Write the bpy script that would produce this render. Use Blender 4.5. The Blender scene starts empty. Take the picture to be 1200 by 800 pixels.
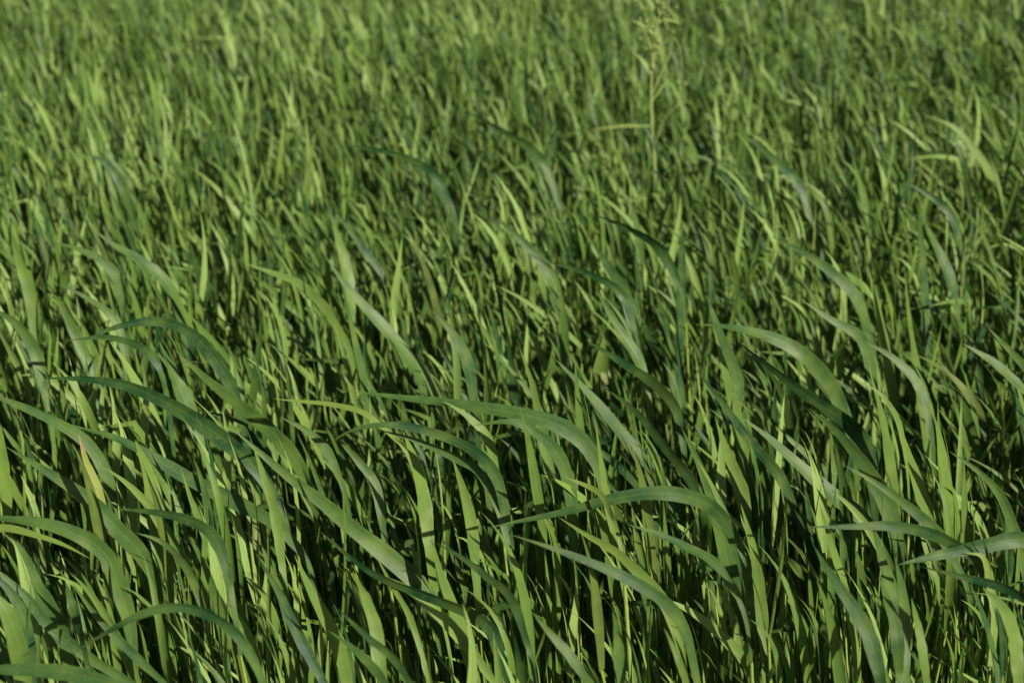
import bpy, math, random
import numpy as np
from math import radians, sin, cos, tan, pi

S = bpy.context.scene
COL = S.collection
random.seed(7)
R = np.random.RandomState(11)

# ------------------------------------------------------------------ camera
CAM_H, PITCH, LENS = 1.265, radians(19.5), 60.0
cam = bpy.data.cameras.new('camera')
cam.lens = LENS
cam.sensor_width = 36.0
cam.clip_start, cam.clip_end = 0.02, 2000.0
cam.dof.use_dof = True
cam.dof.focus_distance = 1.68
cam.dof.aperture_fstop = 7.0
cam_o = bpy.data.objects.new('camera', cam)
cam_o.location = (0, 0, CAM_H)
cam_o.rotation_euler = (pi / 2 - PITCH, 0, 0)
COL.objects.link(cam_o)
S.camera = cam_o

# ------------------------------------------------------------------ sky and sun
SUN_EL, SUN_AZ = radians(25), radians(138)      # azimuth clockwise from +Y: behind the camera, to the right
W = bpy.data.worlds.new('World')
S.world = W
W.use_nodes = True
nt = W.node_tree
bg = nt.nodes['Background']
sky = nt.nodes.new('ShaderNodeTexSky')
sky.sky_type = 'NISHITA'
sky.sun_disc = False
sky.sun_elevation = SUN_EL
sky.sun_rotation = SUN_AZ
nt.links.new(sky.outputs[0], bg.inputs[0])
bg.inputs[1].default_value = 0.05
sl = bpy.data.lights.new('sun', 'SUN')
sl.energy = 5.0
sl.angle = radians(0.5)
sl.color = (1.0, 0.93, 0.80)
so = bpy.data.objects.new('sun', sl)
sd = np.array([sin(SUN_AZ) * cos(SUN_EL), cos(SUN_AZ) * cos(SUN_EL), sin(SUN_EL)])   # towards the sun
from mathutils import Vector
so.rotation_euler = Vector(sd).to_track_quat('Z', 'Y').to_euler()
COL.objects.link(so)
S.view_settings.view_transform = 'Standard'
S.view_settings.look = 'None'
S.view_settings.exposure = 0.42
S.view_settings.gamma = 1.0
S.cycles.max_bounces = 6
S.cycles.transparent_max_bounces = 4

# ------------------------------------------------------------------ materials
def mat(name):
    m = bpy.data.materials.new(name)
    m.use_nodes = True
    m.node_tree.nodes.clear()
    return m, m.node_tree.nodes, m.node_tree.links

def leaf_material(name, light_col, dark_col, pale, transl=0.15, rough=0.42, tipdry=True):
    m, N, L = mat(name)
    out = N.new('ShaderNodeOutputMaterial')
    pr = N.new('ShaderNodeBsdfPrincipled')
    tr = N.new('ShaderNodeBsdfTranslucent')
    mx = N.new('ShaderNodeMixShader')
    uv = N.new('ShaderNodeUVMap'); uv.uv_map = 'UVMap'
    sep = N.new('ShaderNodeSeparateXYZ'); L.new(uv.outputs[0], sep.inputs[0])
    at = N.new('ShaderNodeAttribute'); at.attribute_name = 'tint'
    sc = N.new('ShaderNodeSeparateColor'); L.new(at.outputs['Color'], sc.inputs[0])
    # tint.r: light / dark tone, tint.g: yellowness, tint.b: random phase
    base = N.new('ShaderNodeMixRGB'); base.inputs[1].default_value = dark_col; base.inputs[2].default_value = light_col
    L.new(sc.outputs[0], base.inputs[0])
    lit_mix = N.new('ShaderNodeMapRange'); lit_mix.inputs[1].default_value = 0.72; lit_mix.inputs[2].default_value = 1.0  # lightest blades go paler: the look of direct sun put into the colour
    lit_mix.inputs[3].default_value = 0.0; lit_mix.inputs[4].default_value = 0.75
    L.new(sc.outputs[0], lit_mix.inputs[0])
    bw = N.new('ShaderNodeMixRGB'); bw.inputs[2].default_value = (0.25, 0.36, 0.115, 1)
    L.new(lit_mix.outputs[0], bw.inputs[0]); L.new(base.outputs[0], bw.inputs[1]); base = bw
    # long veins
    cx = N.new('ShaderNodeCombineXYZ')
    mu = N.new('ShaderNodeMath'); mu.operation = 'MULTIPLY_ADD'; mu.inputs[1].default_value = 30.0
    L.new(sep.outputs[0], mu.inputs[0])
    ph = N.new('ShaderNodeMath'); ph.operation = 'MULTIPLY'; ph.inputs[1].default_value = 53.0
    L.new(sc.outputs[2], ph.inputs[0]); L.new(ph.outputs[0], mu.inputs[2])
    mv = N.new('ShaderNodeMath'); mv.operation = 'MULTIPLY'; mv.inputs[1].default_value = 0.8
    L.new(sep.outputs[1], mv.inputs[0])
    L.new(mu.outputs[0], cx.inputs[0]); L.new(mv.outputs[0], cx.inputs[1]); L.new(ph.outputs[0], cx.inputs[2])
    ns = N.new('ShaderNodeTexNoise'); ns.inputs['Scale'].default_value = 1.0; ns.inputs['Detail'].default_value = 2.0
    L.new(cx.outputs[0], ns.inputs['Vector'])
    rv = N.new('ShaderNodeMapRange'); rv.inputs[1].default_value = 0.3; rv.inputs[2].default_value = 0.7
    rv.inputs[3].default_value = 0.80; rv.inputs[4].default_value = 1.20
    L.new(ns.outputs[0], rv.inputs[0])
    hv = N.new('ShaderNodeVectorMath'); hv.operation = 'SCALE'
    L.new(base.outputs[0], hv.inputs[0]); L.new(rv.outputs[0], hv.inputs['Scale'])
    # midrib, paler
    ab = N.new('ShaderNodeMath'); ab.operation = 'SUBTRACT'; ab.inputs[1].default_value = 0.5
    L.new(sep.outputs[0], ab.inputs[0])
    a2 = N.new('ShaderNodeMath'); a2.operation = 'ABSOLUTE'; L.new(ab.outputs[0], a2.inputs[0])
    rb = N.new('ShaderNodeMapRange'); rb.inputs[1].default_value = 0.0; rb.inputs[2].default_value = 0.055
    rb.inputs[3].default_value = 0.40; rb.inputs[4].default_value = 0.0
    L.new(a2.outputs[0], rb.inputs[0])
    m2 = N.new('ShaderNodeMixRGB'); m2.inputs[2].default_value = pale
    L.new(rb.outputs[0], m2.inputs[0]); L.new(hv.outputs[0], m2.inputs[1])
    # blotches along the blade
    ct = N.new('ShaderNodeTexCoord')
    n2 = N.new('ShaderNodeTexNoise'); n2.inputs['Scale'].default_value = 38.0; n2.inputs['Detail'].default_value = 3.0
    L.new(ct.outputs['Object'], n2.inputs['Vector'])
    r2 = N.new('ShaderNodeMapRange'); r2.inputs[1].default_value = 0.35; r2.inputs[2].default_value = 0.75
    r2.inputs[3].default_value = 0.0; r2.inputs[4].default_value = 0.40
    L.new(n2.outputs[0], r2.inputs[0])
    m3 = N.new('ShaderNodeMixRGB'); m3.inputs[2].default_value = (light_col[0] * 1.35, light_col[1] * 1.15, light_col[2] * 1.1, 1)
    L.new(r2.outputs[0], m3.inputs[0]); L.new(m2.outputs[0], m3.inputs[1])
    # rust specks and small bites of dead tissue
    n5 = N.new('ShaderNodeTexNoise'); n5.inputs['Scale'].default_value = 330.0; n5.inputs['Detail'].default_value = 1.0
    L.new(ct.outputs['Object'], n5.inputs['Vector'])
    r5 = N.new('ShaderNodeMapRange'); r5.inputs[1].default_value = 0.69; r5.inputs[2].default_value = 0.74; r5.inputs[4].default_value = 0.6
    L.new(n5.outputs[0], r5.inputs[0])
    m5 = N.new('ShaderNodeMixRGB'); m5.inputs[2].default_value = (0.17, 0.13, 0.045, 1)
    L.new(r5.outputs[0], m5.inputs[0]); L.new(m3.outputs[0], m5.inputs[1]); m3 = m5
    # yellowed and dried tips on the ageing leaves
    yl = N.new('ShaderNodeMixRGB'); yl.inputs[2].default_value = (0.30, 0.27, 0.055, 1)
    L.new(sc.outputs[1], yl.inputs[0]); L.new(m3.outputs[0], yl.inputs[1])
    dr = N.new('ShaderNodeMath'); dr.operation = 'MULTIPLY_ADD'; dr.inputs[1].default_value = 0.55
    L.new(sc.outputs[1], dr.inputs[0]); L.new(sep.outputs[1], dr.inputs[2])
    d2 = N.new('ShaderNodeMapRange'); d2.inputs[1].default_value = 1.0; d2.inputs[2].default_value = 1.15
    L.new(dr.outputs[0], d2.inputs[0])
    m4 = N.new('ShaderNodeMixRGB'); m4.inputs[2].default_value = (0.33, 0.23, 0.10, 1)
    L.new(d2.outputs[0], m4.inputs[0]); L.new(yl.outputs[0], m4.inputs[1])
    bp = N.new('ShaderNodeBump'); bp.inputs['Strength'].default_value = 0.3; bp.inputs['Distance'].default_value = 0.0006
    L.new(ns.outputs[0], bp.inputs['Height'])
    L.new(m4.outputs[0], pr.inputs['Base Color'])
    pr.inputs['Roughness'].default_value = rough
    pr.inputs['IOR'].default_value = 1.42
    pr.inputs['Specular IOR Level'].default_value = 0.26
    L.new(bp.outputs[0], pr.inputs['Normal']); L.new(bp.outputs[0], tr.inputs['Normal'])
    tc = N.new('ShaderNodeMixRGB'); tc.blend_type = 'MULTIPLY'; tc.inputs[0].default_value = 1.0
    tc.inputs[2].default_value = (1.5, 1.55, 0.55, 1)
    L.new(m4.outputs[0], tc.inputs[1]); L.new(tc.outputs[0], tr.inputs['Color'])
    mx.inputs[0].default_value = transl
    L.new(pr.outputs[0], mx.inputs[1]); L.new(tr.outputs[0], mx.inputs[2]); L.new(mx.outputs[0], out.inputs[0])
    return m

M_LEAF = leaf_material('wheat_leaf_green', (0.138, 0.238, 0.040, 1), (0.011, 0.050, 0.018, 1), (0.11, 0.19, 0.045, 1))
M_STEM = leaf_material('wheat_stem_green', (0.27, 0.37, 0.075, 1), (0.15, 0.24, 0.045, 1), (0.22, 0.30, 0.09, 1), transl=0.12, rough=0.38)
M_DRY = leaf_material('withered_leaf', (0.50, 0.27, 0.13, 1), (0.36, 0.15, 0.07, 1), (0.50, 0.34, 0.20, 1), transl=0.2, rough=0.7)
M_WEED = leaf_material('weed_stem_pale', (0.36, 0.43, 0.16, 1), (0.26, 0.34, 0.11, 1), (0.42, 0.48, 0.20, 1), transl=0.15, rough=0.5)

def soil_material():
    m, N, L = mat('soil')
    out = N.new('ShaderNodeOutputMaterial'); pr = N.new('ShaderNodeBsdfPrincipled')
    ct = N.new('ShaderNodeTexCoord')
    n = N.new('ShaderNodeTexNoise'); n.inputs['Scale'].default_value = 22; n.inputs['Detail'].default_value = 8
    L.new(ct.outputs['Object'], n.inputs['Vector'])
    r = N.new('ShaderNodeValToRGB')
    r.color_ramp.elements[0].position = 0.3; r.color_ramp.elements[0].color = (0.035, 0.024, 0.016, 1)
    r.color_ramp.elements[1].position = 0.75; r.color_ramp.elements[1].color = (0.13, 0.095, 0.065, 1)
    L.new(n.outputs[0], r.inputs[0]); L.new(r.outputs[0], pr.inputs['Base Color'])
    b = N.new('ShaderNodeBump'); b.inputs['Distance'].default_value = 0.01
    L.new(n.outputs[0], b.inputs['Height']); L.new(b.outputs[0], pr.inputs['Normal'])
    pr.inputs['Roughness'].default_value = 0.95
    L.new(pr.outputs[0], out.inputs[0])
    return m
M_SOIL = soil_material()

# ------------------------------------------------------------------ geometry (all vectorised)
def norm(a):
    return a / np.maximum(np.linalg.norm(a, axis=-1, keepdims=True), 1e-9)

def integrate(P0, d0, L, droop, wind, K, curl, kink=None, kat=None):
    """centre lines: N start points, directions, lengths -> (N,K+1,3); wind blows the blades to the left (-x)"""
    n = len(P0)
    P = np.zeros((n, K + 1, 3)); P[:, 0] = P0
    d = norm(d0.copy())
    step = (L / K)[:, None]
    for k in range(K):
        t = (k + 0.5) / K
        d = d + (np.array([0, 0, -1.0]) * droop[:, None] * t ** 1.3 + wind * t ** 1.5 * 1.2 + curl * (t - .3)) / K * 1.6
        if kink is not None:
            d = d + kink * (np.abs(t - kat) <= 0.5 / K)[:, None]
        d = norm(d)
        P[:, k + 1] = P[:, k] + d * step
    return P

def width_profile(K, sharp=1.7, base=0.5):
    t = np.linspace(0, 1, K + 1)
    w = base + (1 - base) * np.clip(t / 0.28, 0, 1) ** 0.7
    u = np.clip((t - 0.40) / 0.60, 0, 1)
    return w * (1 - u ** sharp) + 0.004

def ribbons(P, nrm, Wd, A, fold, prof=None, twist=None):
    """P (N,K+1,3) centre lines, nrm (N,K+1,3) wanted face normals, Wd (N,) widths.
    -> verts, faces, uv for blades with A quads across, folded along the midrib"""
    n, K1, _ = P.shape
    T = norm(np.gradient(P, axis=1))
    Nn = norm(nrm - (nrm * T).sum(-1, keepdims=True) * T)
    B = np.cross(T, Nn)
    if twist is not None:
        tw = twist[..., None]
        B, Nn = B * np.cos(tw) + Nn * np.sin(tw), Nn * np.cos(tw) - B * np.sin(tw)
    if prof is None:
        prof = width_profile(K1 - 1)
    half = Wd[:, None] * prof[None, :] * 0.5
    us = np.linspace(-1, 1, A + 1)
    V = (P[:, :, None, :] + B[:, :, None, :] * (half[:, :, None] * us)[..., None]
         + Nn[:, :, None, :] * (half[:, :, None] * (np.abs(us) ** 1.1 * fold[:, None, None]))[..., None])
    V = V.reshape(-1, 3)
    idx = np.arange(n * K1 * (A + 1)).reshape(n, K1, A + 1)
    F = np.stack([idx[:, :-1, :-1], idx[:, :-1, 1:], idx[:, 1:, 1:], idx[:, 1:, :-1]], -1).reshape(-1, 4)
    U = np.zeros((n, K1, A + 1, 2))
    U[..., 0] = np.linspace(0, 1, A + 1)[None, None, :]
    U[..., 1] = np.linspace(0, 1, K1)[None, :, None]
    return V, F, U.reshape(-1, 2), n * K1 * (A + 1)

def tubes(P, rad, sides):
    """P (N,K+1,3), rad (N,K+1)"""
    n, K1, _ = P.shape
    T = norm(np.gradient(P, axis=1))
    ref = np.broadcast_to(np.array([1.0, 0.02, 0.0]), T.shape)
    B = norm(np.cross(T, ref)); C = np.cross(T, B)
    a = np.linspace(0, 2 * pi, sides, endpoint=False)
    V = P[:, :, None, :] + (B[:, :, None, :] * np.cos(a)[None, None, :, None] + C[:, :, None, :] * np.sin(a)[None, None, :, None]) * rad[:, :, None, None]
    idx = np.arange(n * K1 * sides).reshape(n, K1, sides)
    nx = np.roll(idx, -1, axis=2)
    F = np.stack([idx[:, :-1], nx[:, :-1], nx[:, 1:], idx[:, 1:]], -1).reshape(-1, 4)
    U = np.zeros((n, K1, sides, 2))
    U[..., 0] = np.linspace(0.02, .42, sides)[None, None, :]
    U[..., 1] = np.linspace(0, 0.8, K1)[None, :, None]
    return V.reshape(-1, 3), F, U.reshape(-1, 2), n * K1 * sides

def mesh_from(name, V, F, U, tint, mats, fmat=None):
    me = bpy.data.meshes.new(name)
    F = F.astype(np.int32)
    me.vertices.add(len(V)); me.vertices.foreach_set('co', V.astype(np.float32).ravel())
    me.loops.add(F.size); me.loops.foreach_set('vertex_index', F.ravel())
    me.polygons.add(len(F))
    me.polygons.foreach_set('loop_start', np.arange(0, F.size, 4, dtype=np.int32))
    me.polygons.foreach_set('loop_total', np.full(len(F), 4, dtype=np.int32))
    for m in mats:
        me.materials.append(m)
    if fmat is not None:
        me.polygons.foreach_set('material_index', fmat.astype(np.int32))
    me.polygons.foreach_set('use_smooth', np.ones(len(F), dtype=bool))
    uv = me.uv_layers.new(name='UVMap')
    uv.data.foreach_set('uv', U[F.ravel()].astype(np.float32).ravel())
    ca = me.color_attributes.new('tint', 'FLOAT_COLOR', 'POINT')
    t4 = np.ones((len(V), 4), dtype=np.float32); t4[:, :3] = tint
    ca.data.foreach_set('color', t4.ravel())
    me.update(calc_edges=True)
    return me

def link(name, me, parent=None):
    o = bpy.data.objects.new(name, me)
    COL.objects.link(o)
    if parent is not None:
        o.parent = parent
    return o

def thing(name, loc, label, cat, group=None):
    o = bpy.data.objects.new(name, None)
    o.empty_display_size = 0.02
    o.location = loc
    COL.objects.link(o)
    o['label'] = label; o['category'] = cat
    if group:
        o['group'] = group
    return o

WIND = np.array([-1.0, 0.10, 0.0])

def blade_batch(P0, az, L, Wd, K, A, rs, elev=None, lift=1.0, leanp=0.5):
    """natural blades growing from P0 with azimuth az, blown to the left"""
    n = len(P0)
    el = elev if elev is not None else radians(86) - rs.rand(n) ** 1.5 * radians(26)
    gx = 1.0 + 0.32 * np.tanh(P0[:, 0] * 1.3) + 0.22 * np.sin(P0[:, 0] * 2.2 + 1.4 * P0[:, 1]) * np.sin(P0[:, 1] * 1.9)   # gusts cross the field
    lean = rs.rand(n) < leanp                       # blown over to the left already at the sheath
    az = np.where(lean, pi + rs.normal(0, .55, n), az)
    el = np.where(lean, el - radians(28) * rs.rand(n) ** 1.3 * gx, el)
    d0 = np.stack([np.cos(az) * np.cos(el), np.sin(az) * np.cos(el), np.sin(el)], -1)
    gust = rs.rand(n) ** 1.5
    droop = (0.05 + 1.5 * rs.rand(n) ** 3.0) * lift
    wind = WIND[None] * ((0.02 + 1.05 * gust) * gx)[:, None] + np.stack([np.zeros(n), rs.normal(0, .30, n), np.zeros(n)], -1)
    curl = (rs.rand(n, 3) - .5) * 0.5
    has = (rs.rand(n) < 0.05)[:, None]             # blades creased by the wind: a sharp bend part way up
    kink = np.stack([-(0.5 + 1.3 * rs.rand(n)), rs.normal(0, .5, n), -(1.4 * rs.rand(n))], -1) * has
    P = integrate(P0, d0, L, droop, wind, K, curl, kink, 0.35 + .45 * rs.rand(n))
    ang = rs.normal(0, 0.95, n)
    nb = np.stack([0.25 + np.sin(ang), -np.cos(ang), 0.30 + 0.6 * rs.rand(n)], -1)
    t = np.linspace(0, 1, K + 1)
    N0 = np.repeat(nb[:, None, :], K + 1, 1)
    N0 = N0 + np.array([0, 0, 1.0]) * (t[None, :, None] * (rs.rand(n)[:, None, None] * 1.0))
    tw = (rs.normal(0, 0.9, n))[:, None] * t[None, :] + 0.10 * np.sin(t[None, :] * (5 + 6 * rs.rand(n)[:, None]) + 6 * rs.rand(n)[:, None])
    fold = 0.12 + 0.30 * rs.rand(n)
    return ribbons(P, N0, Wd, A, fold, twist=tw)

def stem_lines(base, h, K, rs):
    n = len(base)
    t = np.linspace(0, 1, K + 1)
    lx = -rs.normal(0.045, 0.055, n) * h
    ly = (rs.rand(n) - .5) * 0.12 * h
    P = base[:, None, :] + np.stack([lx[:, None] * t ** 1.7, ly[:, None] * t ** 1.5, h[:, None] * t], -1)
    return P

def at_frac(P, f):
    """point on poly-line P (N,K+1,3) at fraction f (N,)"""
    K = P.shape[1] - 1
    x = np.clip(f, 0, 0.9999) * K
    i = x.astype(int); w = (x - i)[:, None]
    r = np.arange(len(P))
    return P[r, i] * (1 - w) + P[r, i + 1] * w

def make_tint(n_per, counts_each, light, yellow, rs):
    a = np.stack([light, yellow, rs.rand(len(light))], -1)
    return np.repeat(a, counts_each, axis=0)

# ------------------------------------------------------------------ ground
def build_ground():
    # fine lumpy sheet under the crop, flat and endless beyond
    xs = np.concatenate([[-900, -200, -40, -12], np.linspace(-4, 4, 81), [12, 40, 200, 900]])
    ys = np.concatenate([[-900, -200, -40, -8], np.linspace(-2, 10, 121), [20, 60, 250, 900]])
    X, Y = np.meshgrid(xs, ys)
    Z = 0.012 * np.sin(X * 9.1 + np.sin(Y * 7) * 1.3) * np.sin(Y * 8.3 + 1.1) + 0.008 * np.sin(X * 23 + Y * 17)
    Z[(np.abs(X) > 4) | (Y < -2) | (Y > 10)] = 0
    V = np.stack([X, Y, Z], -1).reshape(-1, 3)
    a, b = X.shape
    idx = np.arange(a * b).reshape(a, b)
    F = np.stack([idx[:-1, :-1], idx[:-1, 1:], idx[1:, 1:], idx[1:, :-1]], -1).reshape(-1, 4)
    me = mesh_from('ground', V, F, V[:, :2].copy(), np.full((len(V), 3), .5), [M_SOIL])
    o = link('ground', me); o['kind'] = 'structure'
build_ground()

# ------------------------------------------------------------------ pixel -> place
FPX = LENS / 36.0 * 1200.0
FWD = np.array([0, cos(PITCH), -sin(PITCH)]); UPV = np.array([0, sin(PITCH), cos(PITCH)]); RGT = np.array([1.0, 0, 0])
CAMP = np.array([0, 0, CAM_H])
def ray(x, y):
    return FWD + RGT * (x - 600) / FPX + UPV * (400 - y) / FPX
def at_depth(x, y, Y):
    r = ray(x, y); return CAMP + r * (Y / r[1])
def depth_at_height(x, y, z):
    r = ray(x, y); return (CAM_H - z) / -r[2] * r[1]

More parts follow.
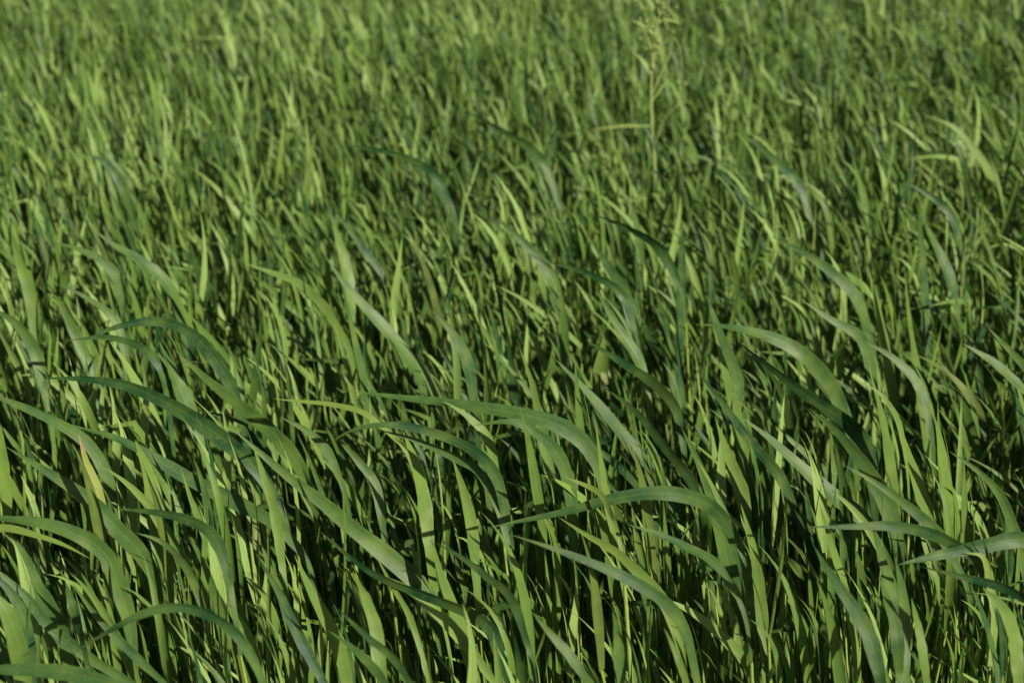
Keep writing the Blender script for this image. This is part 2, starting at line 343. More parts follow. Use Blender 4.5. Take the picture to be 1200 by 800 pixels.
# ------------------------------------------------------------------ the leaves one can pick out: tip -> base as seen, width, kind, label
# kind: g mid green, d dark as if shaded, p pale as if sunlit (both put into the tint), y yellowing, b brown tipped
HERO = [
 ([(85,765),(130,738),(170,718),(210,711),(250,722),(280,746),(300,780),(312,815)],13,'d','blue green leaf bowed over like a hoop low at the left'),
 ([(212,548),(222,580),(234,610),(250,650),(270,700),(290,745),(305,790)],15,'p','pale straight leaf with a needle tip crossing behind the hoop shaped leaf'),
 ([(85,683),(112,720),(150,760),(195,803)],10,'g','narrow slanting leaf passing in front of the hoop shaped leaf'),
 ([(-45,600),(0,607),(50,613),(95,628),(125,650),(140,690),(151,725),(156,780)],19,'g','broad leaf entering from the left edge and folding sharply down beside the hoop'),
 ([(107,655),(75,638),(40,626),(5,618),(-30,625),(-55,680)],9,'y','short yellowish leaf whose tip droops to the right near the left edge'),
 ([(5,522),(40,543),(75,565),(110,590),(138,620),(165,648),(185,682),(200,720)],19,'g','long bluish leaf sweeping down right from a dark tip at the left edge'),
 ([(-30,650),(0,672),(30,698),(55,730),(100,767),(160,803)],13,'g','leaf running from the left edge down into the bottom left corner group'),
 ([(5,625),(25,645),(42,685),(60,715),(75,750),(84,790)],20,'g','wide leaf with a bent tip standing left of the hoop shaped leaf'),
 ([(-30,690),(0,705),(15,735),(24,770),(30,815)],22,'p','broad sunlit leaf cut by the left edge near the bottom corner'),
 ([(-20,668),(8,688),(26,720),(33,760),(38,815)],16,'g','leaf just inside the broad sunlit one at the left edge'),
 ([(-60,783),(0,784),(50,785),(100,792),(165,812)],17,'g','flat lying blade along the very bottom left of the frame'),
 ([(76,680),(84,705),(92,730),(99,760)],13,'g','short upright leaf in the dark gap left of the hoop'),
 ([(160,624),(190,635),(214,658),(228,685),(238,715)],10,'g','small arched leaf above the crown of the hoop shaped leaf'),
 ([(220,628),(236,655),(250,690),(260,730),(266,790)],11,'g','upright leaf between the small arched leaf and the needle tipped one'),
 ([(135,596),(175,599),(215,607),(245,622),(261,650),(270,690)],13,'d','dark leaf bending behind the needle tipped leaf'),
 ([(50,443),(100,444),(150,452),(200,474),(240,499),(275,525),(305,555),(330,600)],20,'d','very long dark leaf reaching far left with a fine horizontal tip'),
 ([(270,500),(300,526),(340,560),(380,590),(420,624),(460,656),(495,690),(515,740),(527,803)],26,'g','widest leaf of the foreground slanting to the bottom centre then dropping steeply'),
 ([(375,622),(405,648),(440,673),(490,694),(540,713),(572,732),(584,762),(592,810)],14,'d','dark leaf lying across the foot of the widest leaf'),
 ([(507,633),(515,668),(530,710),(545,752),(562,812)],17,'p','upright grey green leaf crossing in front at the bottom centre'),
 ([(508,634),(540,652),(570,675),(600,702),(620,760)],10,'d','short dark leaf branching right from the grey green upright one'),
 ([(345,650),(366,695),(390,740),(403,780),(410,820)],16,'p','pale curved leaf in the shade below the widest leaf'),
 ([(413,668),(428,700),(440,735),(448,790)],15,'p','sunlit leaf just right of the pale curved one at lower centre left'),
 ([(385,738),(415,760),(440,785),(462,815)],10,'g','slanting leaf cut by the bottom edge left of centre'),
 ([(395,712),(430,745),(460,770),(485,805)],9,'d','thin dark leaf parallel above the slanting one at the bottom edge'),
 ([(300,650),(325,690),(345,735),(385,810)],13,'d','shaded leaf right of the hoop at the bottom'),
 ([(440,650),(462,690),(480,722),(497,775)],7,'p','thin pale blade below the dark crossing leaf'),
 ([(573,618),(610,610),(660,600),(720,584),(770,577),(812,583),(842,600),(862,635),(880,700)],16,'g','smooth leaf lying almost level above the lower centre, pointing left'),
 ([(598,626),(650,643),(700,662),(740,680),(780,706),(803,740),(818,803)],14,'g','long leaf below the level one, its thin tip pointing left'),
 ([(655,606),(690,628),(720,645),(750,672),(775,700),(795,750)],13,'y','yellow mottled leaf joining the long leaf below the level one'),
 ([(735,614),(770,625),(805,641),(838,660),(865,700)],11,'g','bright short leaf with a blunt tip right of the yellow mottled one'),
 ([(623,716),(645,742),(668,768),(695,806)],12,'g','small bright leaf slanting in the dark gap at the bottom centre'),
 ([(798,500),(820,545),(838,595),(850,645),(858,690),(872,800)],21,'g','broad leaf hanging in half shade right of the level leaf'),
 ([(868,590),(882,640),(890,690),(896,770)],13,'p','upright pale leaf right of the broad half shaded one'),
 ([(697,490),(704,540),(712,590),(724,640),(733,700)],10,'p','slim upright leaf with a fine tip crossing behind the level leaf'),
 ([(718,715),(724,745),(729,810)],14,'g','sheathed shoot rising from the bottom edge right of centre'),
 ([(778,735),(792,765),(808,810)],8,'p','thin lit blade at the bottom edge right of the sheathed shoot'),
 ([(945,617),(990,617),(1040,616),(1080,622),(1115,636),(1150,662),(1170,720)],14,'d','level dark green leaf at lower right, its tip pointing left'),
 ([(1112,528),(1150,555),(1173,582),(1188,620),(1202,665),(1215,740)],13,'g','leaf curving down steeply at the right edge'),
 ([(953,638),(975,675),(1000,712),(1020,750),(1036,815)],18,'d','broad shaded leaf with a pale tip below the level dark green one'),
 ([(1030,675),(1040,705),(1050,735),(1054,790)],14,'g','upright leaf in half shade near the bottom right'),
 ([(1048,650),(1057,690),(1060,725),(1062,780)],12,'g','narrow upright leaf just right of the half shaded pair'),
 ([(1068,700),(1078,745),(1086,800)],12,'p','lit leaf at the bottom between two shaded ones at the right'),
 ([(1136,682),(1150,715),(1162,755),(1172,810)],9,'g','narrow leaf leaning left near the bottom right corner'),
 ([(1152,688),(1175,712),(1188,745),(1193,790)],17,'p','bright broad leaf in the bottom right corner'),
 ([(1130,648),(1150,651),(1158,672),(1164,720)],9,'y','small curled leaf tip lit beneath the dark crossing leaves at right'),
 ([(1050,662),(1100,650),(1150,640),(1200,632),(1250,650)],18,'d','dark leaf reaching in from the right edge over the level one'),
 ([(1078,663),(1130,676),(1180,690),(1230,720)],10,'d','second dark leaf from the right edge, lower than the first'),
 ([(960,590),(978,650),(992,700),(1002,760)],11,'p','pale upright leaf crossing behind the tip of the level dark one'),
 ([(1022,615),(1032,650),(1042,690),(1050,740)],14,'g','bright leaf under the level dark green leaf'),
 ([(-40,452),(0,466),(50,487),(98,515),(122,550),(133,590),(138,640)],14,'g','smoothly arched leaf entering from the left edge at mid height'),
 ([(75,495),(100,503),(130,511),(170,530),(220,560),(270,585),(320,612),(352,645)],17,'g','long leaf with a dull tip below the very long dark one'),
 ([(-8,470),(1,520),(6,570),(10,620)],13,'p','upright lit blade cut by the left edge at mid height'),
 ([(158,515),(172,550),(180,585),(185,640)],20,'p','wide lit leaf standing in the gap under the long dull tipped leaf'),
 ([(186,400),(202,435),(216,468),(235,520)],20,'g','broad leaf rising under the middle of the left hand arch'),
 ([(222,462),(255,495),(285,540),(303,590),(315,650)],6,'p','very thin pale blade slanting over the long dark leaf'),
 ([(92,508),(101,540),(113,568),(124,600)],9,'b','yellow leaf with a brown withered edge at left'),
 ([(402,335),(416,400),(430,460),(441,520),(448,575),(452,640)],15,'g','tall upright leaf crossing behind the level leaf of the centre'),
 ([(405,458),(440,462),(480,467),(520,471),(560,477),(610,485),(650,496),(682,516),(704,553),(715,620)],17,'g','long level leaf across the centre, pointing left'),
 ([(320,467),(350,470),(390,474),(430,486),(470,520)],7,'y','thin yellowish blade lying level left of the centre'),
 ([(328,488),(360,505),(383,528),(400,565)],11,'g','short leaf under the thin yellowish level blade'),
 ([(385,520),(410,505),(440,498),(475,499),(520,511),(560,531),(582,560),(592,600),(600,650)],13,'d','thin arched dark leaf under the long level leaf of the centre'),
 ([(442,503),(485,515),(530,535),(562,553),(583,592),(596,640)],11,'g','lit leaf folded under the thin arched dark one'),
 ([(390,508),(418,538),(440,570),(450,625)],12,'g','leaf curving down left of the folded lit one'),
 ([(205,410),(240,442),(285,478),(325,512),(352,548),(368,590)],27,'g','second very wide leaf, left of the centre above the widest one'),
 ([(472,505),(486,540),(496,580),(503,640)],17,'p','broad sunlit leaf beneath the centre level leaf'),
 ([(530,536),(543,575),(552,615),(558,680)],15,'p','upright lit leaf just right of the broad sunlit one'),
 ([(520,470),(548,488),(572,515),(582,560)],11,'p','small bent leaf with a silvery rim under the level leaf'),
 ([(296,520),(308,555),(322,600),(330,660)],12,'p','lit blade rising behind the second very wide leaf'),
 ([(650,420),(680,450),(705,478),(732,512),(760,547),(785,583),(805,640)],22,'g','broad straight leaf slanting down right of the centre'),
 ([(703,450),(745,482),(780,525),(808,560),(830,610)],13,'d','darker leaf parallel to the broad straight one, on its right'),
 ([(686,398),(725,422),(765,448),(790,475),(799,510)],13,'d','dark arched leaf above the broad straight one'),
 ([(835,380),(848,430),(861,480),(873,540),(886,615)],20,'p','tall pale leaf standing right of the centre'),
 ([(812,428),(845,470),(880,518),(915,560),(940,620)],12,'d','dark leaf crossing the tall pale one diagonally'),
 ([(838,490),(852,530),(870,580),(884,645)],17,'p','sunlit leaf below the crossing of the tall pale and dark leaves'),
 ([(812,530),(835,570),(858,622),(870,670)],7,'p','thin silvery blade left of the sunlit leaf under the crossing'),
 ([(555,498),(600,494),(630,508),(655,533),(668,575),(674,640)],14,'g','leaf tucked under the right end of the long level leaf'),
 ([(608,405),(625,455),(634,510),(645,560),(655,630)],12,'p','upright pale leaf rising through the right end of the level leaf'),
 ([(660,558),(685,568),(705,580),(720,610)],7,'y','tiny drooping blade just above the middle of the lower level leaf'),
 ([(815,380),(860,384),(905,396),(940,414),(965,440),(984,470),(1000,520)],19,'g','big arched leaf right of the centre with a dark level tip'),
 ([(862,398),(905,432),(955,470),(995,497),(1017,528),(1024,580)],16,'d','dark leaf running just below the big arched one'),
 ([(948,478),(980,505),(1008,538),(1030,572),(1047,615),(1055,680)],19,'g','bright tapered leaf below the big arched pair'),
 ([(868,488),(900,512),(940,548),(980,583),(1015,612),(1050,655)],18,'g','straight broad leaf slanting toward the level dark green leaf'),
 ([(990,545),(1030,568),(1070,598),(1102,628),(1130,680)],12,'g','slim leaf ending above the right end of the level dark green one'),
 ([(1008,447),(1032,462),(1052,492),(1062,540)],6,'p','short thin blade with a frayed tip at right'),
 ([(1018,430),(1034,490),(1044,550),(1052,620)],12,'p','lit upright leaf behind the frayed thin blade'),
 ([(1018,315),(1031,375),(1042,440),(1051,520)],17,'p','tall leaf with a scalloped shadow at right of the arched pair'),
 ([(1055,500),(1070,550),(1084,600),(1095,680)],17,'p','broad leaf crossed by a square dark shadow at the right'),
 ([(1060,320),(1066,380),(1075,440),(1085,495),(1092,570)],18,'p','brightest upright leaf of the right side, ridged down the middle'),
 ([(1095,480),(1105,540),(1110,590),(1112,670)],13,'p','second leaf crossed by the square dark shadow'),
 ([(1128,402),(1165,425),(1200,455),(1240,490)],14,'g','leaf slanting out through the right edge at mid height'),
 ([(1157,383),(1185,412),(1215,445),(1250,490)],11,'g','thin leaf above the one slanting out at the right edge'),
 ([(108,268),(135,288),(165,305),(195,332),(212,372),(220,420)],18,'g','broad slanting leaf above the left hand arch'),
 ([(60,284),(92,292),(128,312),(142,345),(150,390)],12,'g','leaf with a dark underside left of the broad slanting one'),
 ([(70,333),(100,348),(130,370),(144,402),(150,450)],10,'g','small leaf under the broad slanting one at left'),
 ([(98,400),(125,387),(160,378),(197,378),(230,395),(255,425),(273,458),(288,510)],15,'d','left hand arch, a dark tipped leaf bent clean over'),
 ([(78,399),(122,395),(160,404),(184,424),(194,448),(200,500)],11,'d','smaller arched leaf just below the left hand arch'),
 ([(52,325),(72,358),(92,400),(110,440),(120,490)],14,'g','upright leaf left of the smaller arched one'),
 ([(12,265),(22,305),(36,350),(45,410)],17,'p','soft pale leaf near the left edge above mid height'),
 ([(-15,358),(20,380),(42,415),(52,460)],14,'g','leaf at the left edge below the soft pale one'),
 ([(380,298),(402,330),(430,362),(460,395),(488,435),(505,490)],29,'g','wide dark shouldered leaf slanting left of the centre'),
 ([(285,308),(320,320),(352,333),(380,360),(405,400)],11,'p','silvery leaf left of the wide dark shouldered one'),
 ([(388,252),(398,285),(407,320),(412,370)],15,'p','bright pointed leaf above the wide dark shouldered one'),
 ([(505,362),(530,390),(548,425),(556,475)],14,'g','leaf bent downward right of the wide dark shouldered one'),
 ([(580,255),(615,285),(646,325),(660,380)],13,'g','slanting leaf with a lit edge above the centre'),
 ([(640,307),(670,314),(700,325),(728,345),(745,390)],9,'d','almost black pointed leaf tip above the centre'),
 ([(698,338),(722,380),(748,422),(760,470)],13,'g','smooth tapered leaf just below the black tipped one'),
 ([(690,278),(715,315),(735,352),(748,410)],15,'g','leaf rising behind the black tipped one'),
 ([(698,252),(738,268),(772,290),(795,330)],12,'d','dark leaf above and right of the black tipped one'),
 ([(799,255),(799,310),(797,360),(796,430)],12,'d','dark straight vertical leaf right of the centre'),
 ([(828,345),(845,395),(862,440),(872,500)],14,'g','leaf with a dull ridge passing down through the big arched one'),
 ([(905,278),(945,298),(982,325),(1005,352),(1018,395),(1026,440)],15,'g','long arched leaf high on the right, turning down sharply'),
 ([(940,352),(975,375),(1007,394),(1020,430),(1028,480)],12,'g','leaf below the long arched one, dipping at its end'),
 ([(1012,400),(1045,418),(1075,450),(1090,500)],11,'g','slim leaf crossing the foot of the brightest upright leaf'),
 ([(1075,245),(1095,285),(1113,325),(1124,380)],14,'g','leaf with a soft outline high on the right'),
 ([(1077,240),(1080,300),(1083,350),(1087,420)],12,'d','dark straight vertical leaf high on the right'),
 ([(405,170),(448,177),(488,190),(515,212),(530,260)],10,'d','blurred leaf with a dark level tip left of the upper centre'),
 ([(545,130),(588,153),(632,185),(655,240)],13,'d','blurred broad leaf slanting through the upper centre'),
 ([(1060,213),(1088,228),(1114,252),(1128,300)],10,'d','blurred dark edged leaf at the upper right'),
 ([(1083,135),(1118,150),(1143,178),(1163,212),(1175,260)],10,'p','blurred pale leaf bending at the upper right'),
 ([(100,180),(122,190),(142,215),(158,260)],13,'g','blurred forked leaf at the upper left'),
 ([(870,155),(905,185),(935,215),(955,262)],14,'g','blurred broad leaf slanting right of the tall weed'),
]

def catmull(pts, n):
    p = np.array(pts, float)
    p = np.vstack([2 * p[0] - p[1], p, 2 * p[-1] - p[-2]])
    seg = len(p) - 3
    out = []
    for i in range(n + 1):
        u = i / n * seg
        k = min(int(u), seg - 1); t = u - k
        a, b, c, d = p[k], p[k + 1], p[k + 2], p[k + 3]
        out.append(0.5 * ((2 * b) + (-a + c) * t + (2 * a - 5 * b + 4 * c - d) * t * t + (-a + 3 * b - 3 * c + d) * t ** 3))
    return np.array(out)

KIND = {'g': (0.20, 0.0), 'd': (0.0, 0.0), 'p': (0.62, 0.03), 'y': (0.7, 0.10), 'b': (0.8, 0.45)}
hero_xy = []

def wheat_parts(parent, origin, stem_P, stem_r, blades, tint, rs):
    """stem and leaves of one plant; blades = list of ribbon results"""
    for a in stem_P, : a -= origin
    V, F, U, n = tubes(stem_P[None], stem_r[None], 8)
    link('stem', mesh_from('stem', V, F, U, np.tile(np.array([tint[0], 0.0, rs.rand()]), (n, 1)), [M_STEM]), parent)

def auto_blade(P0, rs, L, Wd, az=None, K=12, A=2, lift=1.0, elev=None, leanp=0.4):
    az = rs.rand() * 2 * pi if az is None else az
    return blade_batch(np.array([P0]), np.array([az]), np.array([L]), np.array([Wd]), K, A, rs, lift=lift, leanp=leanp,
                       elev=None if elev is None else np.array([elev]))

for hi, (pts, wpx, kind, lab) in enumerate(HERO):
    rs = np.random.RandomState(500 + hi)
    top = min(pts, key=lambda p: p[1])
    zt = 0.605 + 0.03 * rs.rand()
    if kind == 'd': zt += 0.015
    if pts[0][1] > 640: zt -= 0.02
    Yt = depth_at_height(top[0], top[1], zt)
    p2 = catmull(pts, 26)
    s = np.concatenate([[0], np.cumsum(np.linalg.norm(np.diff(p2, axis=0), axis=1))]); s /= s[-1]
    # resample evenly
    q = np.stack([np.interp(np.linspace(0, 1, 27), s, p2[:, k]) for k in (0, 1)], -1)
    st = s[np.argmin(p2[:, 1])]
    u = np.linspace(0, 1, 27)
    depth_amp = (rs.rand() * 0.05 + 0.01)
    Yd = Yt + depth_amp * (0.3 * (u - st) - 0.9 * (u - st) ** 2 + 0)
    P = np.array([at_depth(a, b, y) for (a, b), y in zip(q, Yd)])[::-1]      # base -> tip
    Dm = np.linalg.norm(P.mean(0) - CAMP)
    Wr = wpx * Dm / FPX
    # carry the blade on down to its sheath
    tb = norm(P[0] - P[1])
    ext = []
    c = P[0].copy(); d = tb.copy()
    want = np.array([0.06, 0, -1.0])
    for k in range(5):
        d = norm(d * 0.62 + want * 0.38); c = c + d * 0.012; ext.append(c.copy())
    node = ext[-1]
    if node[2] < 0.05:
        node[2] = 0.05
    P = np.vstack([np.array(ext)[::-1], P])
    K = len(P) - 1
    T = norm(np.gradient(P, axis=0))
    # the face looks to the light side, turning skyward where the blade lies level
    lev = np.sqrt(np.clip(1 - T[:, 2] ** 2, 0, 1))[:, None]
    lv = np.clip((lev - 0.35) / 0.55, 0, 1)
    steep = np.array([0.32 + rs.normal(0, .15), -1.0, 0.22])
    level = {'g': np.array([-0.45, -0.8, 0.75]), 'd': np.array([-0.75, -0.8, 0.15]), 'p': np.array([0.1, -1.0, 0.5]),
             'y': np.array([0, -1.0, 0.4]), 'b': np.array([0.1, -1.0, 0.3])}[kind] + rs.normal(0, .08, 3)
    face = steep[None] * (1 - lv) + level[None] * lv
    Nn = norm(face - (face * T).sum(-1, keepdims=True) * T)
    Bv = np.cross(T, Nn)
    vr = norm(P - CAMP)
    app = np.linalg.norm(Bv - (Bv * vr).sum(-1, keepdims=True) * vr, axis=1)
    Wr = 1.05 * min(0.0180, Wr / np.clip(np.median(app), 0.6, 1))
    tgrid = np.linspace(0, 1, K + 1)
    bw = 0.30 if kind in 'gd' else 0.5
    prof = (bw + (1 - bw) * np.clip(tgrid / 0.42, 0, 1) ** 1.1) * (1 - np.clip((tgrid - 0.40) / 0.60, 0, 1) ** 1.8) + 0.012
    prof = prof * (1 + 0.035 * np.sin(tgrid * 31 + 9 * rs.rand()) + 0.03 * np.sin(tgrid * 57 + 9 * rs.rand()))
    tw = 0.06 * np.sin(tgrid * 38 + 9 * rs.rand()) + 0.22 * np.sin(tgrid * (4 + 4 * rs.rand()) + 6 * rs.rand()) + rs.normal(0, .12)
    base = np.array([node[0] + node[2] * (0.03 + 0.07 * rs.rand()), node[1] + rs.normal(0, .015), -0.01])
    hero_xy.append(base[:2])
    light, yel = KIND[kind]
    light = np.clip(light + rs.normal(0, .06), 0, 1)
    root = thing('wheat_plant', tuple(base), ('wheat plant, ' + lab) if len(lab.split()) <= 14 else lab, 'wheat plant', 'wheat plants with a leaf that stands out')
    # stem
    t = np.linspace(0, 1, 15)[:, None]
    sP = base * (1 - t) + node * t
    sP[:, 0] += (node[0] - base[0]) * (-(t[:, 0] * (1 - t[:, 0])) * 0.6)
    rr = np.interp(t[:, 0], [0, .9, 1], [0.0025, 0.0019, 0.0014]) * (0.85 + 0.3 * rs.rand())
    nodes_at = [0.30, 0.62]
    for na in nodes_at:
        rr = rr * (1 + 0.25 * np.exp(-((t[:, 0] - na) / 0.03) ** 2))
    V, F, U, n = tubes((sP - base)[None], rr[None], 8)
    link('stem', mesh_from('stem', V, F, U, np.tile([min(1, light + .2), 0.05, rs.rand()], (n, 1)), [M_STEM]), root)
    # the leaf itself
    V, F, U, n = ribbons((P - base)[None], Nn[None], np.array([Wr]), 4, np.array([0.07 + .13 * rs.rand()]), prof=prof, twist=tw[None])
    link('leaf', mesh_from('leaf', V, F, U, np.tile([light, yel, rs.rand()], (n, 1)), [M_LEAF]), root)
    # lower leaves
    for f, L in ((0.72, 0.13 + .05 * rs.rand()), (0.45, 0.13 + .06 * rs.rand()), (0.25, 0.12)):
        p0 = sP[int(f * 14)] - base
        if f == 0.25:
            if rs.rand() < 0.5: continue
            V, F, U, n = auto_blade(p0, rs, L, 0.006, lift=4.0, elev=radians(35))
            lf = link('withered_leaf', mesh_from('withered_leaf', V, F, U, np.tile([rs.rand(), .2, rs.rand()], (n, 1)), [M_DRY]), root)
            lf['label'] = 'withered brown leaf at the foot'
            continue
        V, F, U, n = auto_blade(p0, rs, L, 0.008 + .004 * rs.rand(), lift=.8)
        link('leaf', mesh_from('leaf', V, F, U, np.tile([rs.rand(), 0.02, rs.rand()], (n, 1)), [M_LEAF]), root)
hero_xy = np.array(hero_xy)

# ------------------------------------------------------------------ the crop between and behind
EDGE = 1.02      # the crop begins here, at the photographer's feet
def tiller_sites():
    pts = []
    sp = 0.0375
    ys = np.arange(EDGE, 8.4, sp)
    for j, y in enumerate(ys):
        half_l = 0.31 * y + 0.65; half_r = 0.31 * y + 0.85
        xs = np.arange(-half_l, half_r, sp) + (sp / 2 if j % 2 else 0)
        q = np.stack([xs, np.full(len(xs), y)], -1) + R.uniform(-.024, .024, (len(xs), 2))
        tuft = 0.5 + 0.5 * np.sin(q[:, 0] * 9 + 2 * np.sin(q[:, 1] * 5)) * np.sin(q[:, 1] * 8 + 1.3 * np.sin(q[:, 0] * 6))
        keep = R.rand(len(q)) < (0.72 if y < 5 else 0.5) * (0.72 + 0.45 * tuft)
        pts.append(q[keep])
    return np.vstack(pts)
sites = tiller_sites()
dist = np.sqrt(((sites[:, None, :] - hero_xy[None]) ** 2).sum(-1)).min(1)
sites = sites[dist > 0.014]

# the tillers that show largest become plants of their own
def project(x, y, z):
    v = np.stack([x, y, np.full_like(x, z) - CAM_H], -1)
    dz = v @ FWD
    return 600 + FPX * x / dz, 400 - FPX * (v @ UPV) / dz, dz
px, py, dz = project(sites[:, 0] - 0.03, sites[:, 1], 0.5)
inview = (px > 10) & (px < 1190) & (py > 5) & (py < 815)
order = np.argsort(np.where(inview, dz, 1e9))
N_IND = 300 - len(HERO)
ind = order[:N_IND]
rest = np.setdiff1d(np.arange(len(sites)), ind)

# 14 different plants, each copied with its parts
def make_proto(k):
    rs = np.random.RandomState(900 + k)
    h = 0.34 + 0.14 * rs.rand()
    sP = stem_lines(np.zeros((1, 3)), np.array([h]), 10, rs)
    t = np.linspace(0, 1, 11)
    rr = np.interp(t, [0, .85, 1], [0.0026, 0.0019, 0.0012])
    rr = rr * (1 + .3 * np.exp(-((t - .4) / .04) ** 2))
    parts = []
    V, F, U, n = tubes(sP, rr[None], 6)
    lt = rs.rand()
    parts.append(('stem', mesh_from('stem', V, F, U, np.tile([min(1, lt + .3), .05, rs.rand()], (n, 1)), [M_STEM])))
    az0 = rs.rand() * 2 * pi
    for i, f in enumerate((0.999, 0.82, 0.6, 0.4)):
        if i == 3 and k % 3:
            continue
        p0 = at_frac(sP, np.array([f]))[0]
        L = (0.14, 0.18, 0.17, 0.15)[i] * (0.65 + .55 * rs.rand())
        V, F, U, n = auto_blade(p0, rs, L, (0.0050 + 0.0070 * rs.rand()) * (1 if i < 2 else .9), az=az0 + i * pi + rs.normal(0, .4), K=14, A=2,
                                elev=radians(84) if i == 0 else (radians(87) if i > 1 else None), leanp=(.30, .26, .05, .0)[i])
        y = 0.03 * rs.rand() if rs.rand() < .85 else .13
        parts.append(('leaf', mesh_from('leaf', V, F, U, np.tile([np.clip(lt + rs.normal(0, .2) + (.3 if i > 1 else 0), 0, 1), y, rs.rand()], (n, 1)), [M_LEAF])))
    # a side shoot: a second, younger stem rolled in its own upright blade
    b2 = np.array([[rs.choice([-1, 1]) * (.010 + .012 * rs.rand()), rs.normal(0, .01), 0]])
    s2 = stem_lines(b2, np.array([h * (.75 + .3 * rs.rand())]), 8, rs)
    V, F, U, n = tubes(s2, np.linspace(.0023, .0011, 9)[None] * (.8 + .4 * rs.rand()), 6)
    parts.append(('stem', mesh_from('stem', V, F, U, np.tile([rs.rand() * .5 + .5, .05, rs.rand()], (n, 1)), [M_STEM])))
    V, F, U, n = auto_blade(s2[0, -1], rs, .10 + .07 * rs.rand(), .005 + .005 * rs.rand(), K=12, elev=radians(87), leanp=0)
    parts.append(('leaf', mesh_from('leaf', V, F, U, np.tile([rs.rand(), 0, rs.rand()], (n, 1)), [M_LEAF])))
    for q in range(3):
        b3 = np.array([[rs.normal(0, .022), rs.normal(0, .02), 0]])
        s3 = stem_lines(b3, np.array([h * (.6 + .45 * rs.rand())]), 8, rs)
        V, F, U, n = tubes(s3, np.linspace(.0021, .0010, 9)[None] * (.7 + .5 * rs.rand()), 6)
        parts.append(('stem', mesh_from('stem', V, F, U, np.tile([rs.rand() * .4 + .6, .05, rs.rand()], (n, 1)), [M_STEM])))
        V, F, U, n = auto_blade(s3[0, -1], rs, .11 + .07 * rs.rand(), .004 + .004 * rs.rand(), K=10, elev=radians(88), leanp=0)
        parts.append(('leaf', mesh_from('leaf', V, F, U, np.tile([.4 + .6 * rs.rand(), 0, rs.rand()], (n, 1)), [M_LEAF])))
    if k % 3 == 0:
        V, F, U, n = auto_blade(at_frac(sP, np.array([0.45]))[0], rs, .07, .004, K=8, elev=radians(70), leanp=0, lift=1.5)
        parts.append(('withered_leaf', mesh_from('withered_leaf', V, F, U, np.tile([rs.rand(), .2, rs.rand()], (n, 1)), [M_DRY])))
    if k % 2 == 0:
        p0 = at_frac(sP, np.array([0.18]))[0]
        V, F, U, n = auto_blade(p0, rs, 0.11, 0.006, lift=4.0, elev=radians(40))
        parts.append(('withered_leaf', mesh_from('withered_leaf', V, F, U, np.tile([rs.rand(), .3, rs.rand()], (n, 1)), [M_DRY])))
    return parts
protos = [make_proto(k) for k in range(24)]

# each of these is named by the outstanding leaf it stands next to
hp, hn = [], []
for pts, _, _, lab in HERO:
    if len(lab.split()) <= 9:
        hp.append(np.mean(pts, axis=0)); hn.append(lab)
hp = np.array(hp)
used = set()
for i in ind:
    x, y = sites[i]
    k = random.randrange(len(protos))
    sc = 0.86 + 0.24 * random.random()
    size = 'tall' if sc > 1.03 else ('short' if sc < 0.92 else 'slim')
    dx, dy = px[i] - hp[:, 0], py[i] - hp[:, 1]
    lab = None
    for j in np.argsort(dx * dx + dy * dy)[:14]:
        a = 'left of' if dx[j] < 0 else 'right of'
        b = 'rising behind' if dy[j] < 0 else 'in front of'
        for rel in ((a, b) if abs(dx[j]) > abs(dy[j]) else (b, a)):
            c = size + ' wheat plant ' + rel + ' the ' + hn[j]
            if c not in used and lab is None:
                lab = c
    if lab is None:
        lab = size + ' wheat plant ' + a + ' the ' + hn[j]
    used.add(lab)
    o = thing('wheat_plant', (x, y, -0.005), lab, 'wheat plant', 'plain wheat plants between the outstanding leaves')
    o.rotation_euler = (random.gauss(0, .03), random.gauss(0, .04), random.gauss(0, .35))
    o.scale = (sc, sc, sc)
    for nm, me in protos[k]:
        c = bpy.data.objects.new(nm, me)
        COL.objects.link(c); c.parent = o

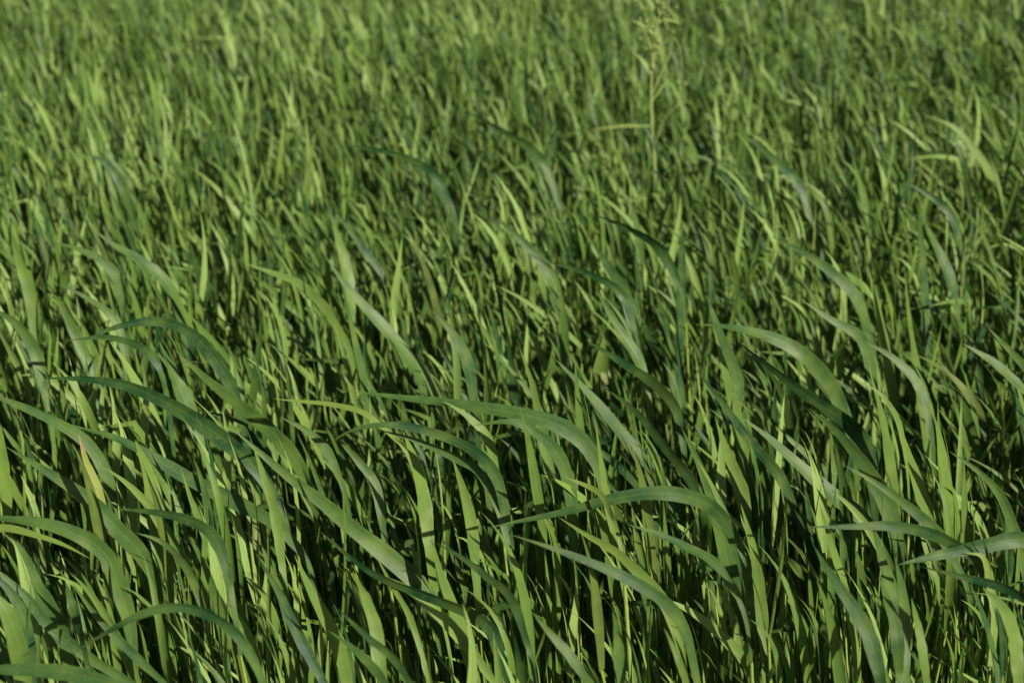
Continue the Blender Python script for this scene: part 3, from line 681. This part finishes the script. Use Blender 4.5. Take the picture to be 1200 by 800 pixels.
# everything beyond the three hundred nearest: one mass
def crop_mass(S2):
    rs = R
    n = len(S2)
    base = np.column_stack([S2, np.full(n, -0.005)])
    patch = 0.5 + 0.5 * np.sin(S2[:, 0] * 3.1 + 1.7 * np.sin(S2[:, 1] * 1.3)) * np.sin(S2[:, 1] * 2.3 + 0.5)
    h = (0.33 + 0.12 * rs.rand(n)) * (0.90 + 0.17 * patch)
    Ks = 4
    sP = stem_lines(base, h, Ks, rs)
    rr = np.tile(np.linspace(0.0024, 0.0013, Ks + 1), (n, 1))
    V, F, U, c = tubes(sP, rr, 4)
    light = np.clip(rs.rand(n) * .8 + .2 * patch, 0, 1)
    VV, FF, UU, TT, MM = [V], [F], [U], [np.repeat(np.stack([np.clip(light + .3, 0, 1), np.full(n, .05), rs.rand(n)], -1), c // n, 0)], [np.zeros(len(F))]
    off = len(V)
    az0 = rs.rand(n) * 2 * pi
    near = S2[:, 1] < 2.8
    for i, f in enumerate((0.999, 0.82, 0.6, 0.4)):
        for sel, K in ((near, 10), (~near, 7)):
            if i == 3:
                sel = sel & (S2[:, 1] < 3.0)
            m = int(sel.sum())
            if not m: continue
            P0 = at_frac(sP[sel], np.full(m, f))
            L = (0.17, 0.205, 0.20, 0.16)[i] * (0.65 + .5 * rs.rand(m))
            Wd = (0.0048 + 0.0080 * rs.rand(m)) * (1, 1, .85, .7)[i]
            V, F, U, c = blade_batch(P0, az0[sel] + i * pi + rs.normal(0, .4, m), L, Wd, K, 2, rs, leanp=(.30, .26, .04, .0)[i],
                                     elev=radians(84) - rs.rand(m) * radians(14) if i == 0 else (radians(89) - rs.rand(m) * radians(12) if i > 1 else None))
            y = np.where(rs.rand(m) < .98, 0.0, .28 * rs.rand(m))
            tt = np.stack([np.clip(light[sel] + rs.normal(0, .32, m), 0, 1), y, rs.rand(m)], -1)
            VV.append(V); FF.append(F + off); UU.append(U); TT.append(np.repeat(tt, c // m, 0)); MM.append(np.ones(len(F)))
            off += len(V)
    me = mesh_from('wheat_crop', np.vstack(VV), np.vstack(FF), np.vstack(UU), np.vstack(TT), [M_STEM, M_LEAF], np.concatenate(MM))
    o = link('wheat_crop', me)
    o['kind'] = 'stuff'; o['label'] = 'dense green wheat leaves leaning left, filling the field behind the nearest plants'
    o['category'] = 'wheat crop'
    print('crop tris', len(me.polygons) * 2, 'tillers', n)
crop_mass(sites[rest])

# ------------------------------------------------------------------ the tall pale weed near the top
def weed():
    rs = np.random.RandomState(77)
    Y = depth_at_height(766, 190, 0.47)
    def w3(x, y, dy=0.0): return at_depth(x, y, Y + dy)
    spine = [w3(770, 300), w3(767, 190), w3(764, 150), w3(763, 100), w3(766, 60), w3(771, 20), w3(775, -20)]
    base = np.array([spine[0][0] + .01, Y, -0.005])
    root = thing('tall_weed', tuple(base), 'tall pale weed with branching stem and small yellow green buds above the wheat', 'weed')
    def tube(name, pts, r0, r1, mat_, par=root, light=.9):
        P = catmull([tuple(p) for p in pts], 16) - base
        V, F, U, n = tubes(P[None], np.linspace(r0, r1, 17)[None], 7)
        return link(name, mesh_from(name, V, F, U, np.tile([light, .12, rs.rand()], (n, 1)), [mat_]), par)
    tube('stem', [base + 0] + spine, .0034, .0013, M_WEED)
    brs = [[w3(766, 70), w3(778, 52, -.01), w3(790, 45, -.02), w3(797, 60, -.02), w3(799, 95, -.02)],
           [w3(765, 60), w3(757, 40, .01), w3(751, 22, .02), w3(749, 2, .02)],
           [w3(764, 110), w3(773, 90, .0), w3(784, 66, .01), w3(789, 40, .01)],
           [w3(770, 30), w3(780, 15), w3(786, -6)],
           [w3(767, 170), w3(778, 140, -.02), w3(796, 120, -.03), w3(798, 100, -.03)]]
    for b in brs:
        br = tube('branch', b, .0014, .0008, M_WEED)
    def blade(a, b, wd, lift=.004):
        mid = (a + b) / 2 + np.array([0, 0, lift])
        P = catmull([tuple(a), tuple(mid), tuple(b)], 8) - base
        V, F, U, n = ribbons(P[None], np.tile([0.2, -1, .7], (1, 9, 1)), np.array([wd]), 2, np.array([.25]))
        link('leaf', mesh_from('leaf', V, F, U, np.tile([1, .25, rs.rand()], (n, 1)), [M_LEAF]), root)
    blade(w3(764, 148), w3(690, 153, .01), .006); blade(w3(769, 24), w3(800, 29), .005); blade(w3(766, 40), w3(738, 24), .005)
    blade(w3(763, 88), w3(744, 62), .005); blade(w3(765, 118), w3(790, 88), .005); blade(w3(767, 10), w3(750, -8), .004)
    # buds
    K = 6
    for (cx, cy, m) in ((764, 70, 5), (765, 56, 7), (768, 40, 9), (771, 22, 9), (773, 4, 9), (760, 30, 5), (780, 18, 5), (750, 8, 4), (757, 42, 3), (789, 45, 4), (787, 0, 3), (768, 172, 1), (797, 100, 3)):
        for _ in range(m):
            c = w3(cx + rs.normal(0, 6), cy + rs.normal(0, 8), rs.normal(0, .006)) - base
            t = np.linspace(0, 1, K + 1)
            dirv = norm(np.array([rs.normal(0, .5), rs.normal(0, .4), 1.0]))
            P = c[None] + dirv[None] * (t[:, None] - .5) * .009
            V, F, U, n = tubes(P[None], (0.0024 * np.sin(pi * np.clip(t, .06, .94)) + .0002)[None], 6)
            link('bud', mesh_from('bud', V, F, U, np.tile([1, .3, rs.rand()], (n, 1)), [M_WEED]), root)
weed()
